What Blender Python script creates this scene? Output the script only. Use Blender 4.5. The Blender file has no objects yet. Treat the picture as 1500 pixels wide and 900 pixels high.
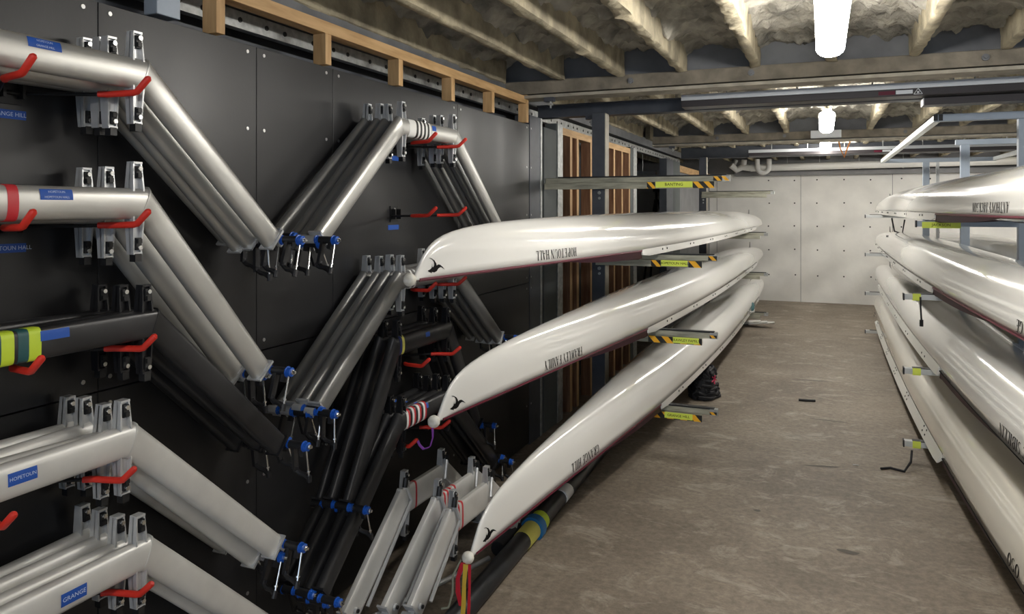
import bpy, math, random
from mathutils import Vector, Matrix, noise
random.seed(7)
SC = bpy.context.scene
COL = SC.collection
PI = math.pi

# ------------------------------------------------------------------ materials
def mat(name, col, rough=.5, metal=0., spec=.5, var=.0, scale=8., bump=0., bscale=40., coat=0., rvar=0., stretch=(1,1,1), col2=None, detail=5., lo=.35, hi=.65):
    m = bpy.data.materials.new(name); m.use_nodes = True
    nt = m.node_tree; b = nt.nodes['Principled BSDF']
    c = (*col, 1)
    b.inputs['Base Color'].default_value = c
    b.inputs['Roughness'].default_value = rough
    b.inputs['Metallic'].default_value = metal
    b.inputs['Specular IOR Level'].default_value = spec
    b.inputs['Coat Weight'].default_value = coat
    b.inputs['Coat Roughness'].default_value = .06
    if var or col2 or bump or rvar:
        tc = nt.nodes.new('ShaderNodeTexCoord'); mp = nt.nodes.new('ShaderNodeMapping')
        mp.inputs['Scale'].default_value = stretch
        nt.links.new(tc.outputs['Object'], mp.inputs['Vector'])
        n = nt.nodes.new('ShaderNodeTexNoise'); n.inputs['Scale'].default_value = scale; n.inputs['Detail'].default_value = detail
        nt.links.new(mp.outputs['Vector'], n.inputs['Vector'])
        if var or col2:
            r = nt.nodes.new('ShaderNodeValToRGB')
            r.color_ramp.elements[0].position = lo; r.color_ramp.elements[1].position = hi
            c2 = col2 if col2 else tuple(min(1, x*(1+var)) for x in col)
            c1 = col if col2 else tuple(x*(1-var) for x in col)
            r.color_ramp.elements[0].color = (*c1, 1); r.color_ramp.elements[1].color = (*c2, 1)
            nt.links.new(n.outputs['Fac'], r.inputs['Fac']); nt.links.new(r.outputs['Color'], b.inputs['Base Color'])
        if rvar:
            mr = nt.nodes.new('ShaderNodeMapRange')
            mr.inputs['To Min'].default_value = max(.02, rough-rvar); mr.inputs['To Max'].default_value = min(1, rough+rvar)
            mr.inputs['From Min'].default_value = .3; mr.inputs['From Max'].default_value = .7
            nt.links.new(n.outputs['Fac'], mr.inputs['Value']); nt.links.new(mr.outputs['Result'], b.inputs['Roughness'])
        if bump:
            n2 = nt.nodes.new('ShaderNodeTexNoise'); n2.inputs['Scale'].default_value = bscale; n2.inputs['Detail'].default_value = 6
            nt.links.new(mp.outputs['Vector'], n2.inputs['Vector'])
            bp = nt.nodes.new('ShaderNodeBump'); bp.inputs['Strength'].default_value = bump; bp.inputs['Distance'].default_value = .02
            nt.links.new(n2.outputs['Fac'], bp.inputs['Height']); nt.links.new(bp.outputs['Normal'], b.inputs['Normal'])
    return m

def emit(name, col, s):
    m = bpy.data.materials.new(name); m.use_nodes = True
    b = m.node_tree.nodes['Principled BSDF']
    b.inputs['Base Color'].default_value = (.8, .8, .8, 1)
    b.inputs['Emission Color'].default_value = (*col, 1); b.inputs['Emission Strength'].default_value = s
    return m

def floor_mat():
    m = bpy.data.materials.new('worn_concrete'); m.use_nodes = True
    nt = m.node_tree; N = nt.nodes; Lk = nt.links; b = N['Principled BSDF']
    tc = N.new('ShaderNodeTexCoord')
    def nz(scale, detail, stretch=(1,1,1), rough=.6, dist=0.):
        mp = N.new('ShaderNodeMapping'); mp.inputs['Scale'].default_value = stretch
        Lk.new(tc.outputs['Object'], mp.inputs['Vector'])
        n = N.new('ShaderNodeTexNoise'); n.inputs['Scale'].default_value = scale; n.inputs['Detail'].default_value = detail
        n.inputs['Roughness'].default_value = rough; n.inputs['Distortion'].default_value = dist
        Lk.new(mp.outputs['Vector'], n.inputs['Vector']); return n
    def ramp(src, p0, p1, c0, c1):
        r = N.new('ShaderNodeValToRGB'); r.color_ramp.elements[0].position = p0; r.color_ramp.elements[1].position = p1
        r.color_ramp.elements[0].color = (*c0, 1); r.color_ramp.elements[1].color = (*c1, 1)
        Lk.new(src.outputs['Fac'], r.inputs['Fac']); return r
    def mix(fac, a, c, mode='MIX'):
        x = N.new('ShaderNodeMix'); x.data_type = 'RGBA'; x.blend_type = mode
        if isinstance(fac, float): x.inputs[0].default_value = fac
        else: Lk.new(fac, x.inputs[0])
        for s, v in ((6, a), (7, c)):
            if isinstance(v, tuple): x.inputs[s].default_value = (*v, 1)
            else: Lk.new(v, x.inputs[s])
        return x.outputs[2]
    base = ramp(nz(1.1, 6), .35, .68, (.18, .148, .115), (.29, .245, .195)).outputs['Color']
    fine = ramp(nz(26, 8, (1, 1, 1), .75), .36, .64, (.55, .53, .51), (1.15, 1.12, 1.08)).outputs['Color']
    c = mix(.8, base, fine, 'MULTIPLY')
    sc = ramp(nz(3.2, 9, (1.0, 1.6, 1), .78, .6), .53, .70, (0, 0, 0), (.85, .85, .85)).outputs['Color']
    c = mix(sc, c, (.44, .39, .32))
    dk = ramp(nz(1.7, 5, (1, 1.5, 1), .55), .66, .74, (0, 0, 0), (.55, .55, .55)).outputs['Color']
    c = mix(dk, c, (.12, .1, .085))
    sp = ramp(nz(60, 3), .70, .74, (0, 0, 0), (.6, .6, .6)).outputs['Color']
    c = mix(sp, c, (.08, .07, .06))
    Lk.new(c, b.inputs['Base Color'])
    b.inputs['Roughness'].default_value = .62
    bn = nz(45, 8); bp = N.new('ShaderNodeBump'); bp.inputs['Strength'].default_value = .25; bp.inputs['Distance'].default_value = .01
    Lk.new(bn.outputs['Fac'], bp.inputs['Height']); Lk.new(bp.outputs['Normal'], b.inputs['Normal'])
    return m

M = {}
M['floor'] = floor_mat()
M['backwall'] = mat('painted_concrete', (.77, .76, .725), .7, var=.05, scale=3, bump=.12, bscale=18)
M['tie'] = mat('tie_hole', (.04, .04, .04), .9)
M['greywall'] = mat('grey_plaster', (.22, .22, .225), .8, var=.1, scale=4)
M['darkwall'] = mat('dark_plaster', (.05, .05, .055), .8, var=.1, scale=4)
M['panel'] = mat('black_form_ply', (.017, .017, .0185), .40, spec=.5, var=.25, scale=2.2, rvar=.07, stretch=(1, 1, .35), bump=.02, bscale=60)
M['screw'] = mat('screw_zinc', (.55, .55, .55), .35, .9)
M['wood'] = mat('pale_pine', (.50, .30, .13), .6, col2=(.66, .43, .21), scale=6, stretch=(6, 6, .7), bump=.05)
M['woodY'] = mat('pale_pine_plate', (.50, .30, .13), .6, col2=(.66, .43, .21), scale=6, stretch=(6, .7, 6), bump=.05)
M['wood2'] = mat('brown_stud_pine', (.24, .115, .062), .65, col2=(.40, .215, .12), scale=7, stretch=(7, 7, .6))
M['gal'] = mat('galvanised_steel', (.42, .43, .42), .45, .55, var=.2, scale=30)
M['steel'] = mat('painted_steel_slate', (.075, .082, .098), .45, .15, var=.12, scale=10)
M['steelw'] = mat('painted_steel_slate_ceiling', (.17, .175, .185), .55, .1, var=.15, scale=6)
M['beamedge'] = mat('steel_edge_pale', (.36, .33, .27), .6, .1, var=.2, scale=9)
M['ledger'] = mat('painted_timber_ledger', (.20, .175, .135), .75, var=.25, scale=8, bump=.2)
M['joist'] = mat('foam_coated_joist', (.24, .21, .15), .9, col2=(.47, .41, .285), scale=7, bump=.6, bscale=26)
M['foam'] = mat('spray_foam', (.17, .162, .14), .95, col2=(.44, .415, .355), scale=6.5, bump=1., bscale=24, detail=9)
M['alu'] = mat('satin_aluminium', (.50, .495, .47), .36, .55, var=.05, scale=5, rvar=.06)
M['alu3'] = mat('bare_aluminium_pale', (.66, .655, .63), .40, .25, var=.06, scale=9, rvar=.05)
M['alu2'] = mat('graphite_and_shade_wing', (.25, .25, .245), .38, .5, var=.12, scale=5, rvar=.06)  # graphite wings; also silver rear riggers, their shade put into the colour
M['black'] = mat('black_carbon_wing', (.028, .028, .030), .36, .3, var=.25, scale=7, rvar=.08)
M['brk'] = mat('bracket_bright', (.58, .59, .60), .34, .45, var=.1, scale=14)
M['brkb'] = mat('bracket_black', (.025, .025, .028), .3, .4)
M['rubber'] = mat('black_rubber', (.010, .010, .011), .5)
M['plastic'] = mat('black_oarlock_plastic', (.013, .013, .015), .42)
M['blue'] = mat('blue_bushing', (.012, .10, .50), .4)
M['bluetape'] = mat('blue_masking_tape', (.012, .085, .42), .6)
M['chrome'] = mat('bright_steel', (.75, .75, .74), .22, 1.)
M['red'] = mat('red_dipped_rubber', (.70, .035, .02), .45)
M['redtape'] = mat('red_tape', (.55, .03, .04), .45)
M['white'] = mat('white_tape', (.78, .78, .76), .5)
M['text'] = mat('white_print', (.6, .7, .9), .6)
M['hull'] = mat('white_gelcoat', (.75, .745, .72), .16, coat=.6, var=.02, scale=1.2)
M['hull2'] = mat('cream_gelcoat', (.76, .73, .65), .16, coat=.6, var=.03, scale=1.2)
M['inside'] = mat('hull_inside_grey', (.32, .32, .33), .6)
M['sax'] = mat('white_saxboard', (.74, .74, .70), .35)
M['maroon'] = mat('maroon_trim', (.105, .007, .022), .4, spec=.25)
M['plum'] = mat('plum_splash_guard', (.034, .004, .013), .5, spec=.2)
M['ink'] = mat('black_lettering', (.006, .006, .006), .7, spec=.08)
M['ball'] = mat('bow_ball_rubber', (.66, .63, .54), .6, col2=(.78, .76, .70), scale=60)
M['bolt'] = mat('dark_bolt', (.03, .03, .03), .5, .3)
M['arm'] = mat('olive_zinc_channel', (.40, .39, .31), .45, .3, var=.3, scale=9, stretch=(.6, 4, 4))
M['haz_y'] = mat('hazard_yellow', (.92, .47, .02), .5)
M['haz_k'] = mat('hazard_black', (.012, .012, .012), .5)
M['lime'] = mat('lime_label', (.78, .90, .12), .55)
M['limey'] = mat('lime_tape', (.55, .72, .04), .5)
M['teal'] = mat('teal_tape', (.015, .085, .09), .5)
M['navy'] = mat('navy_tape', (.02, .03, .14), .5)
M['yel'] = mat('yellow_tape', (.62, .58, .12), .5)
M['rackblue'] = mat('pale_blue_grey_rack_paint', (.36, .42, .50), .42, .1, var=.06, scale=6)
M['rackpale'] = mat('pale_grey_rack_paint', (.58, .60, .60), .4, .1, var=.06, scale=6)
M['lamp'] = emit('tube_diffuser', (1., .965, .90), 34.)
M['lampoff'] = mat('lamp_housing_white', (.75, .75, .74), .5)
M['pvc'] = mat('white_pvc', (.80, .79, .76), .5)
M['heat'] = mat('heater_dark_casing', (.035, .030, .032), .45, .2)
M['heatt'] = mat('heater_aluminium_top', (.58, .60, .62), .4, .3)
M['rib_r'] = mat('red_ribbon', (.55, .01, .03), .6)
M['rib_y'] = mat('yellow_ribbon', (.72, .48, .05), .6)
M['rib_p'] = mat('purple_ribbon', (.26, .06, .40), .6)
M['rib_g'] = mat('grey_green_cord', (.28, .29, .22), .8)
M['strap'] = mat('black_webbing', (.012, .012, .015), .7)
M['pink'] = mat('pink_red_tag', (.55, .03, .10), .6)
M['spoon'] = mat('white_blade', (.72, .71, .68), .35)
M['shoe'] = mat('teal_mesh_fabric', (.02, .09, .10), .7)
M['cable'] = mat('orange_cable', (.75, .28, .05), .5)
M['drywall'] = mat('grey_green_board', (.10, .112, .112), .75, var=.1, scale=4)
M['stain'] = mat('dark_floor_stain', (.095, .082, .068), .7)
M['tealstrip'] = mat('carbon_pole', (.020, .021, .024), .36, .1, var=.3, scale=9)
M['bluecol'] = mat('blue_collar', (.012, .14, .36), .4)

# ------------------------------------------------------------------ mesh builder
class MB:
    def __init__(s): s.v = []; s.f = []; s.mi = []; s.ms = []
    def m(s, mt):
        if mt not in s.ms: s.ms.append(mt)
        return s.ms.index(mt)
    def add(s, vs, fs, mt):
        o = len(s.v); k = s.m(mt)
        s.v += [Vector(p) for p in vs]
        for f in fs: s.f.append([i+o for i in f]); s.mi.append(k)
        return s
    def box(s, c, d, mt, R=None, taper=1.):
        hx, hy, hz = d[0]/2, d[1]/2, d[2]/2
        vs = []
        for z in (-1, 1):
            k = taper if z > 0 else 1.
            for x, y in ((-1, -1), (1, -1), (1, 1), (-1, 1)): vs.append(Vector((x*hx*k, y*hy*k, z*hz)))
        if R is not None: vs = [R @ p for p in vs]
        vs = [p + Vector(c) for p in vs]
        return s.add(vs, [(3, 2, 1, 0), (4, 5, 6, 7), (0, 1, 5, 4), (1, 2, 6, 5), (2, 3, 7, 6), (3, 0, 4, 7)], mt)
    def b2(s, lo, hi, mt):
        return s.box([(a+b)/2 for a, b in zip(lo, hi)], [abs(b-a) for a, b in zip(lo, hi)], mt)
    def tube(s, pts, r, mt, n=10, cap=True, rs=None):
        pts = [Vector(p) for p in pts]; rings = []; up = None
        for i, p in enumerate(pts):
            if i == 0: t = pts[1]-p
            elif i == len(pts)-1: t = p-pts[-2]
            else: t = (pts[i+1]-p).normalized() + (p-pts[i-1]).normalized()
            t = t.normalized() if t.length > 1e-9 else Vector((0, 0, 1))
            if up is None:
                up = Vector((0, 0, 1)) if abs(t.z) < .9 else Vector((1, 0, 0))
            a = (up - t*up.dot(t)).normalized(); b = t.cross(a); up = a
            rr = rs[i] if rs else r
            rings.append([p + a*rr*math.cos(2*PI*k/n) + b*rr*math.sin(2*PI*k/n) for k in range(n)])
        return s.loft(rings, mt, cap)
    def loft(s, rings, mt, cap=True, closed=True):
        n = len(rings[0]); vs = [p for r in rings for p in r]; fs = []
        for i in range(len(rings)-1):
            for k in range(n if closed else n-1):
                k2 = (k+1) % n
                fs.append((i*n+k, i*n+k2, (i+1)*n+k2, (i+1)*n+k))
        if cap: fs.append(tuple(range(n-1, -1, -1))); fs.append(tuple(range((len(rings)-1)*n, len(rings)*n)))
        return s.add(vs, fs, mt)
    def ball(s, c, r, mt, n=16, m=10):
        rings = []
        for i in range(m+1):
            a = -PI/2 + PI*i/m; rr = max(r*math.cos(a), 1e-5)
            rings.append([Vector((c[0]+rr*math.cos(2*PI*k/n), c[1]+rr*math.sin(2*PI*k/n), c[2]+r*math.sin(a))) for k in range(n)])
        return s.loft(rings, mt)
    def build(s, name, parent=None, loc=None, smooth=35, bevel=0., solid=0.):
        me = bpy.data.meshes.new(name)
        me.from_pydata([tuple(p) for p in s.v], [], s.f)
        for x in s.ms: me.materials.append(x)
        me.polygons.foreach_set('material_index', s.mi)
        me.validate(); me.update()
        if smooth:
            me.polygons.foreach_set('use_smooth', [True]*len(me.polygons))
            me.set_sharp_from_angle(angle=math.radians(smooth))
        o = bpy.data.objects.new(name, me); COL.objects.link(o)
        if parent: o.parent = parent
        if loc is not None: o.location = loc
        if bevel:
            md = o.modifiers.new('b', 'BEVEL'); md.width = bevel; md.segments = 2; md.limit_method = 'ANGLE'; md.angle_limit = .6
        if solid:
            md = o.modifiers.new('s', 'SOLIDIFY'); md.thickness = solid; md.offset = 1
        return o

def empty(name, loc=(0, 0, 0), rz=0.):
    o = bpy.data.objects.new(name, None); COL.objects.link(o); o.location = loc; o.rotation_euler = (0, 0, rz); o.empty_display_size = .1
    return o
def tag(o, label, cat, group=None):
    o['label'] = label; o['category'] = cat
    if group: o['group'] = group
    return o
def struct(o): o['kind'] = 'structure'; return o
def copy_tree(o, parent=None):
    c = o.copy(); COL.objects.link(c)
    if parent: c.parent = parent
    for ch in list(o.children): copy_tree(ch, c)
    return c

def text_geo(s, size, spacing=1.):
    cu = bpy.data.curves.new('t', 'FONT'); cu.body = s; cu.size = size; cu.align_x = 'CENTER'; cu.align_y = 'CENTER'; cu.resolution_u = 2; cu.space_character = spacing
    ob = bpy.data.objects.new('t', cu); COL.objects.link(ob)
    bpy.context.view_layer.update()
    ev = ob.evaluated_get(bpy.context.evaluated_depsgraph_get()); me = ev.to_mesh()
    vs = [v.co.copy() for v in me.vertices]; fs = [tuple(p.vertices) for p in me.polygons]
    ev.to_mesh_clear(); bpy.data.objects.remove(ob); bpy.data.curves.remove(cu)
    return vs, fs

# ------------------------------------------------------------------ serif glyphs (for the names on the hulls)
def glyph(ch):
    q = []; TK, TN = .175, .06
    def Q(*p): q.append([tuple(x) for x in p])
    def V(x, w=TK, y0=0., y1=1., serif=True):
        Q((x, y0), (x+w, y0), (x+w, y1), (x, y1))
        if serif:
            for y in (y0, y1-.04): Q((x-.06, y), (x+w+.06, y), (x+w+.06, y+.04), (x-.06, y+.04))
    def Hh(x0, x1, y, w=TN): Q((x0, y-w/2), (x1, y-w/2), (x1, y+w/2), (x0, y+w/2))
    def D(x0, y0, x1, y1, w): Q((x0, y0), (x0+w, y0), (x1+w, y1), (x1, y1))
    def A(cx, cy, rx, ry, a0, a1, w=TK, n=14):
        for i in range(n):
            t0 = math.radians(a0+(a1-a0)*i/n); t1 = math.radians(a0+(a1-a0)*(i+1)/n)
            p = lambda t, k: (cx+(rx-(w if k else 0))*math.cos(t), cy+(ry-(TN if k else 0))*math.sin(t))
            Q(p(t0, 0), p(t1, 0), p(t1, 1), p(t0, 1))
    W = .72
    if ch == 'H': V(.06); V(.52); Hh(.15, .55, .5)
    elif ch == 'O': A(.36, .5, .36, .5, 0, 360, n=24)
    elif ch in 'PRB':
        V(.06); Hh(.06, .32, .975); Hh(.06, .32, .5); A(.32, .74, .30, .26, -90, 90)
        if ch == 'R': D(.52, 0, .26, .48, .17)
        if ch == 'B': A(.32, .26, .33, .26, -90, 90); Hh(.06, .32, .025)
    elif ch in 'EFL':
        V(.06); W = .6
        if ch != 'L': Hh(.06, .54, .975); Hh(.15, .42, .5); Q((.5, .78), (.54, .78), (.54, 1), (.5, 1)); Q((.38, .4), (.42, .4), (.42, .6), (.38, .6))
        if ch != 'F': Hh(.06, .56, .025); Q((.52, 0), (.56, 0), (.56, .24), (.52, .24))
    elif ch == 'T': V(.27); Hh(.02, .66, .975); Q((.02, .8), (.06, .8), (.06, 1), (.02, 1)); Q((.62, .8), (.66, .8), (.66, 1), (.62, 1)); W = .68
    elif ch == 'U':
        Q((.06, .3), (.21, .3), (.21, 1), (.06, 1)); Q((.6, .3), (.65, .3), (.65, 1), (.6, 1)); A(.355, .3, .295, .3, 180, 360, w=.1); Hh(0, .27, .98, .04); Hh(.54, .71, .98, .04)
    elif ch == 'N': V(.08, TN, 0, 1); V(.6, TN, 0, 1); D(.54, 0, .06, 1, .17)
    elif ch == 'A': D(.02, 0, .32, 1, TN); D(.52, 0, .30, 1, .17); Hh(.14, .54, .33); Hh(-.04, .13, .02, .04); Hh(.44, .76, .02, .04)
    elif ch == 'W': D(.2, 0, .02, 1, .15); D(.2, 0, .42, 1, .05); D(.58, 0, .40, 1, .15); D(.6, 0, .84, 1, .05); W = .92
    elif ch == 'Y': V(.28, TK, 0, .48); D(.28, .45, .0, 1, .16); D(.36, .45, .6, 1, .05); Hh(-.04, .2, .98, .04); Hh(.54, .72, .98, .04)
    elif ch == 'M': V(.06, TN); V(.66, TK); D(.38, 0, .06, 1, .15); D(.4, 0, .68, 1, .05); W = .9
    elif ch == 'G': A(.38, .5, .36, .5, 45, 330); V(.56, .12, 0, .42, False); Hh(.48, .74, .42, .04)
    elif ch == 'C': A(.38, .5, .36, .5, 45, 315); Q((.6, .68), (.64, .68), (.64, .95), (.6, .95))
    elif ch == 'I': V(.08); W = .32
    elif ch == 'S': A(.3, .73, .25, .27, 40, 270, w=.11); A(.3, .27, .27, .27, -140, 90, w=.12); W = .6
    elif ch == 'J': V(.2, TK, .2, 1, False); Hh(.12, .42, .98, .04); A(.15, .2, .2, .2, 180, 360, w=.1); W = .46
    elif ch == 'K': V(.06); D(.2, .45, .55, 1, .05); D(.52, 0, .26, .55, .16); W = .74
    elif ch == ' ': W = .2
    return q, W+.1
def serif_line(s):
    x = 0; out = []
    for ch in s:
        g, w = glyph(ch)
        for p in g: out.append([(a+x, b) for a, b in p])
        x += w
    return out, x

# ================================================================== SETTING
o = MB().b2((-6, -4.5, -.12), (4.5, 15.2, 0), M['floor']).build('floor', smooth=0); struct(o)
# floor wear marks: part of the floor
mk = MB()
def blotch(mb, cx, cy, a, b, rot, mt, z=.0015):
    n = 22; ph = random.random()*9; ring = []
    for k in range(n):
        t = 2*PI*k/n; r = 1+.28*noise.noise(Vector((math.cos(t)*1.7+ph, math.sin(t)*1.7, ph)))
        x, y = a*r*math.cos(t), b*r*math.sin(t)
        ring.append((cx+x*math.cos(rot)-y*math.sin(rot), cy+x*math.sin(rot)+y*math.cos(rot), z))
    mb.add(ring, [tuple(range(n))], mt)
for cx, cy, a, b, r in [(.12, 4.18, .055, .022, -.1), (-.22, 3.28, .06, .012, .15), (.0, 5.5, .12, .015, .2), (.05, 6.7, .14, .012, -.1), (-.35, 4.55, .02, .015, 0), (-.1, 8.2, .2, .015, .1), (.25, 3.05, .05, .012, -.4)]:
    blotch(mk, cx, cy, a, b, r, M['stain'])
mk.build('stain', o, smooth=0)

# back wall: concrete with tie holes
wb = MB()
wb.b2((-6, 15, 0), (4.5, 15.2, 2.40), M['backwall'])
wb.b2((-6, 15, 2.40), (4.5, 15.2, 3.2), M['greywall'])
for x in (-.38, 1.15, -1.9): wb.b2((x, 14.996, 0), (x+.008, 15, 2.4), M['greywall'])
ob = struct(wb.build('wall_back', smooth=0))
th = MB()
for x in (-.94, -.48, -.09, .36, .80, 1.3, 1.75):
    for z in (.50, .97, 1.41, 1.85, 2.27):
        xx, zz = x+random.uniform(-.01, .01), z+random.uniform(-.01, .01)
        th.tube([(xx, 15.001, zz), (xx, 14.995, zz)], .014, M['tie'], n=8)
th.build('tie_hole', ob)
struct(MB().b2((-1.55, 14.86, 2.36), (4.5, 15, 2.44), M['greywall']).build('trim_1', smooth=0))

# left wall of black form ply, with screws
wl = MB(); Yc = [-3.2, -2.0, -.78, .44, 1.66, 2.88, 4.10, 5.16]
Yc = [-4.0, -2.05, -.83, .39, 1.60, 2.28, 2.765, 3.99, 5.165]
for a, b in zip(Yc[:-1], Yc[1:]):
    for z0, z1 in ((.02, 1.198), (1.203, 2.366)):
        wl.b2((-2.02, a+.0015, z0), (-2.0, b-.0015, z1), M['panel'])
wl.b2((-2.06, -4, 0), (-2.03, 5.16, 2.3), M['darkwall'])
ow = struct(wl.build('wall_left', smooth=0, bevel=.001))
sw = MB()
for y in Yc[2:]:
    for dy in (-.05, .04):
        for z in (.3, .72, 1.16, 1.24, 1.7, 2.05, 2.34):
            sw.tube([(-2.002, y+dy, z), (-1.9975, y+dy, z)], .007, M['screw'], n=8)
sw.build('screw', ow)
# studs and top plate above the ply
for y in (.86, 1.47, 2.08, 2.706, 3.307, 3.887, 4.455, 5.066):
    s = MB().b2((-2.03, y-.042, 2.367), (-1.965, y, 2.50 if y < 5 else 2.62), M['wood']).build('wall_stud', ow, smooth=0, bevel=.002)
MB().b2((-2.03, -4, 2.50), (-1.965, 5.02, 2.552), M['woodY']).build('top_plate', ow, smooth=0, bevel=.002)
# perforated steel strap, the dark channel below it
ps = MB()
ps.b2((-2.19, -4, 2.468), (-2.15, 12.35, 2.537), M['gal'])
for i in range(90):
    y = .3+i*.155+(.04 if i % 3 else 0)
    if y < 12.2: ps.tube([(-2.15, y, 2.502), (-2.146, y, 2.502)], .011, M['haz_k'], n=8)
ob = ps.build('trim_2', smooth=20); struct(ob)
dc = MB(); dc.b2((-2.28, -4, 2.345), (-2.2, 5.2, 2.44), M['steel'])
for i in range(24):
    y = .2+i*.21; dc.tube([(-2.2, y, 2.395), (-2.195, y, 2.395)], .014, M['haz_k'], n=8)
struct(dc.build('trim_3', smooth=20))
struct(MB().b2((-2.5, -4, 2.56), (-2.12, 12.3, 2.66), M['steelw']).build('trim_4', smooth=0))
mb = MB(); mb.b2((-2.11, 1.86, 2.40), (-2.05, 1.96, 2.49), M['rackblue']); tag(mb.build('junction_box', smooth=0, bevel=.003), 'pale blue box behind the top edge of the black wall', 'box')
# room behind the left wall
struct(MB().b2((-5.3, -4.5, 0), (-5.2, 15, 3.1), M['greywall']).build('wall_far_left', smooth=0))
struct(MB().b2((-2.45, -4.0, 0), (-2.35, 8.6, 2.56), M['darkwall']).build('wall_inner_left', smooth=0))
struct(MB().b2((-6, -4.7, 0), (-2.0, -4.5, 3.1), M['greywall']).build('wall_rear', smooth=0))
struct(MB().b2((4.3, -4.5, 0), (4.45, 15, 3.1), M['greywall']).build('wall_right', smooth=0))
# open stud partition beyond the ply
pt = MB()
pt.b2((-2.12, 5.18, 0), (-2.0, 5.40, 2.44), M['steel']); pt.b2((-2.01, 5.40, 0), (-1.995, 5.435, 2.44), M['gal'])
pt.b2((-2.06, 5.49, 0), (-2.0, 5.78, 2.38), M['drywall']); pt.b2((-2.10, 5.78, 0), (-2.0, 5.92, 2.44), M['drywall']); pt.b2((-2.0, 5.79, 0), (-1.99, 5.915, 2.44), M['gal'])
pt.b2((-2.08, 8.32, 0), (-2.0, 8.45, 2.44), M['drywall']); pt.b2((-2.09, 8.46, 0), (-1.995, 8.62, 2.44), M['gal'])
op = struct(pt.build('wall_partition', smooth=0, bevel=.002))
for y, w in ((6.17, .05), (6.36, .05), (6.78, .05), (7.32, .05), (7.62, .05), (7.95, .045), (8.28, .045)):
    b = MB(); b.b2((-2.09, y-w/2-.012, 0), (-2.0, y+w/2-.012, 2.36), M['wood2']); b.b2((-2.09, y+w/2-.014, 0), (-1.998, y+w/2, 2.36), M['wood'])
    b.b2((-2.001, y-w/2-.012, 0), (-1.998, y+w/2, 2.36), M['wood'])
    b.build('wall_stud', op, smooth=0)
MB().b2((-2.09, 5.93, 2.36), (-1.998, 8.31, 2.42), M['woodY']).build('top_plate', op, smooth=0)
pe = MB(); pe.b2((-2.1, 10.45, 0), (-2.0, 10.95, 2.44), M['steel']); pe.b2((-2.1, 10.95, 0), (-2.0, 11.5, 2.44), M['drywall'])
pe.b2((-2.1, 11.5, 0), (-2.03, 15, 2.30), M['greywall'])
op2 = struct(pe.build('wall_end_left', smooth=0))
MB().b2((-2.1, 11.5, 2.30), (-2.0, 15, 2.40), M['woodY']).build('header', op2, smooth=0)

# ------------------------------------------------------------------ ceiling: foam, joists
def fbm(x, y, z=0): return noise.fractal(Vector((x, y, z)), .9, 2.1, 5, noise_basis='PERLIN_ORIGINAL')
JX = [-3.97, -3.53, -3.08, -2.62, -2.14, -1.70, -1.27, -.854, -.395, .044, .50, .96, 1.41, 1.86, 2.32, 2.78, 3.2, 3.65, 4.1]
ce = MB()
nx, ny = 420, 640; X0, X1, Y0, Y1 = -5.3, 4.4, -4.5, 15.2
vs = []
for j in range(ny+1):
    y = Y0+(Y1-Y0)*j/ny
    for i in range(nx+1):
        x = X0+(X1-X0)*i/nx
        d = min(abs(x-q) for q in JX)
        f = fbm(x*2.6, y*2.2); g = fbm(x*7, y*7, 3); h = noise.noise(Vector((x*1.1, y*.9, 9)))
        g2 = fbm(x*13, y*13, 5); z = 2.845 - .06*max(0, f+.25) - .035*g - .045*abs(g2) - .03*h - .07*max(0, 1-d/.12)*(.6+.8*abs(g))
        vs.append((x, y, min(2.93, z)))
fs = [(j*(nx+1)+i, (j+1)*(nx+1)+i, (j+1)*(nx+1)+i+1, j*(nx+1)+i+1) for j in range(ny) for i in range(nx)]
ce.add(vs, fs, M['foam'])
ce.b2((-5.4, -4.6, 3.0), (4.5, 15.3, 3.1), M['greywall'])
oc = struct(ce.build('ceiling', smooth=60))
def joist(x, y0, y1, seed):
    mb = MB(); n = max(2, int((y1-y0)/.06)); rings = []
    for k in range(n+1):
        y = y0+(y1-y0)*k/n; r = []
        prof = [(-.027, 3.0), (-.027, 2.80), (-.027, 2.72), (-.026, 2.655), (-.010, 2.648), (.010, 2.648), (.026, 2.655), (.027, 2.72), (.027, 2.80), (.027, 3.0)]
        for a, (px, pz) in enumerate(prof):
            q = fbm(px*30+seed*3, y*6, pz*8); s = max(0, noise.noise(Vector((y*1.3, seed*2.7, 1)))+.1)
            r.append(Vector((x+px+math.copysign(1, px)*.012*abs(q)*(1+2*s)+.004*q, y, pz-(.012*abs(q)+.012*s*max(0, q) if pz < 2.7 else 0))))
        rings.append(r)
    mb.loft(rings, M['joist'])
    return mb.build('ceiling_joist', oc, smooth=50)
for k, x in enumerate(JX):
    for b, (y0, y1) in enumerate(((-4.4, 4.99), (5.16, 9.48), (9.66, 11.6), (11.75, 15))):
        joist(x+(0 if b < 2 else .05), y0, y1, k+17*b)
# a short diagonal noggin between two joists near the lamp
br = MB(); br.tube([(-.36, 3.62, 2.74), (.03, 3.9, 2.78)], .022, M['joist'], n=6); br.build('noggin', oc)
br = MB(); rings = []
for k in range(14):
    t = k/13; r = .02+.05*math.sin(PI*t)
    rings.append([Vector((.12+.42*t+.01*noise.noise(Vector((k, 1, 1))), 3.55+.05*math.sin(q*2*PI/10)*1.2*r/.05, 2.79-.03*math.sin(PI*t)+r*math.cos(q*2*PI/10)*.8)) for q in range(10)])
br.loft(rings, M['joist']); br.build('foam_lump', oc)

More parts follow.
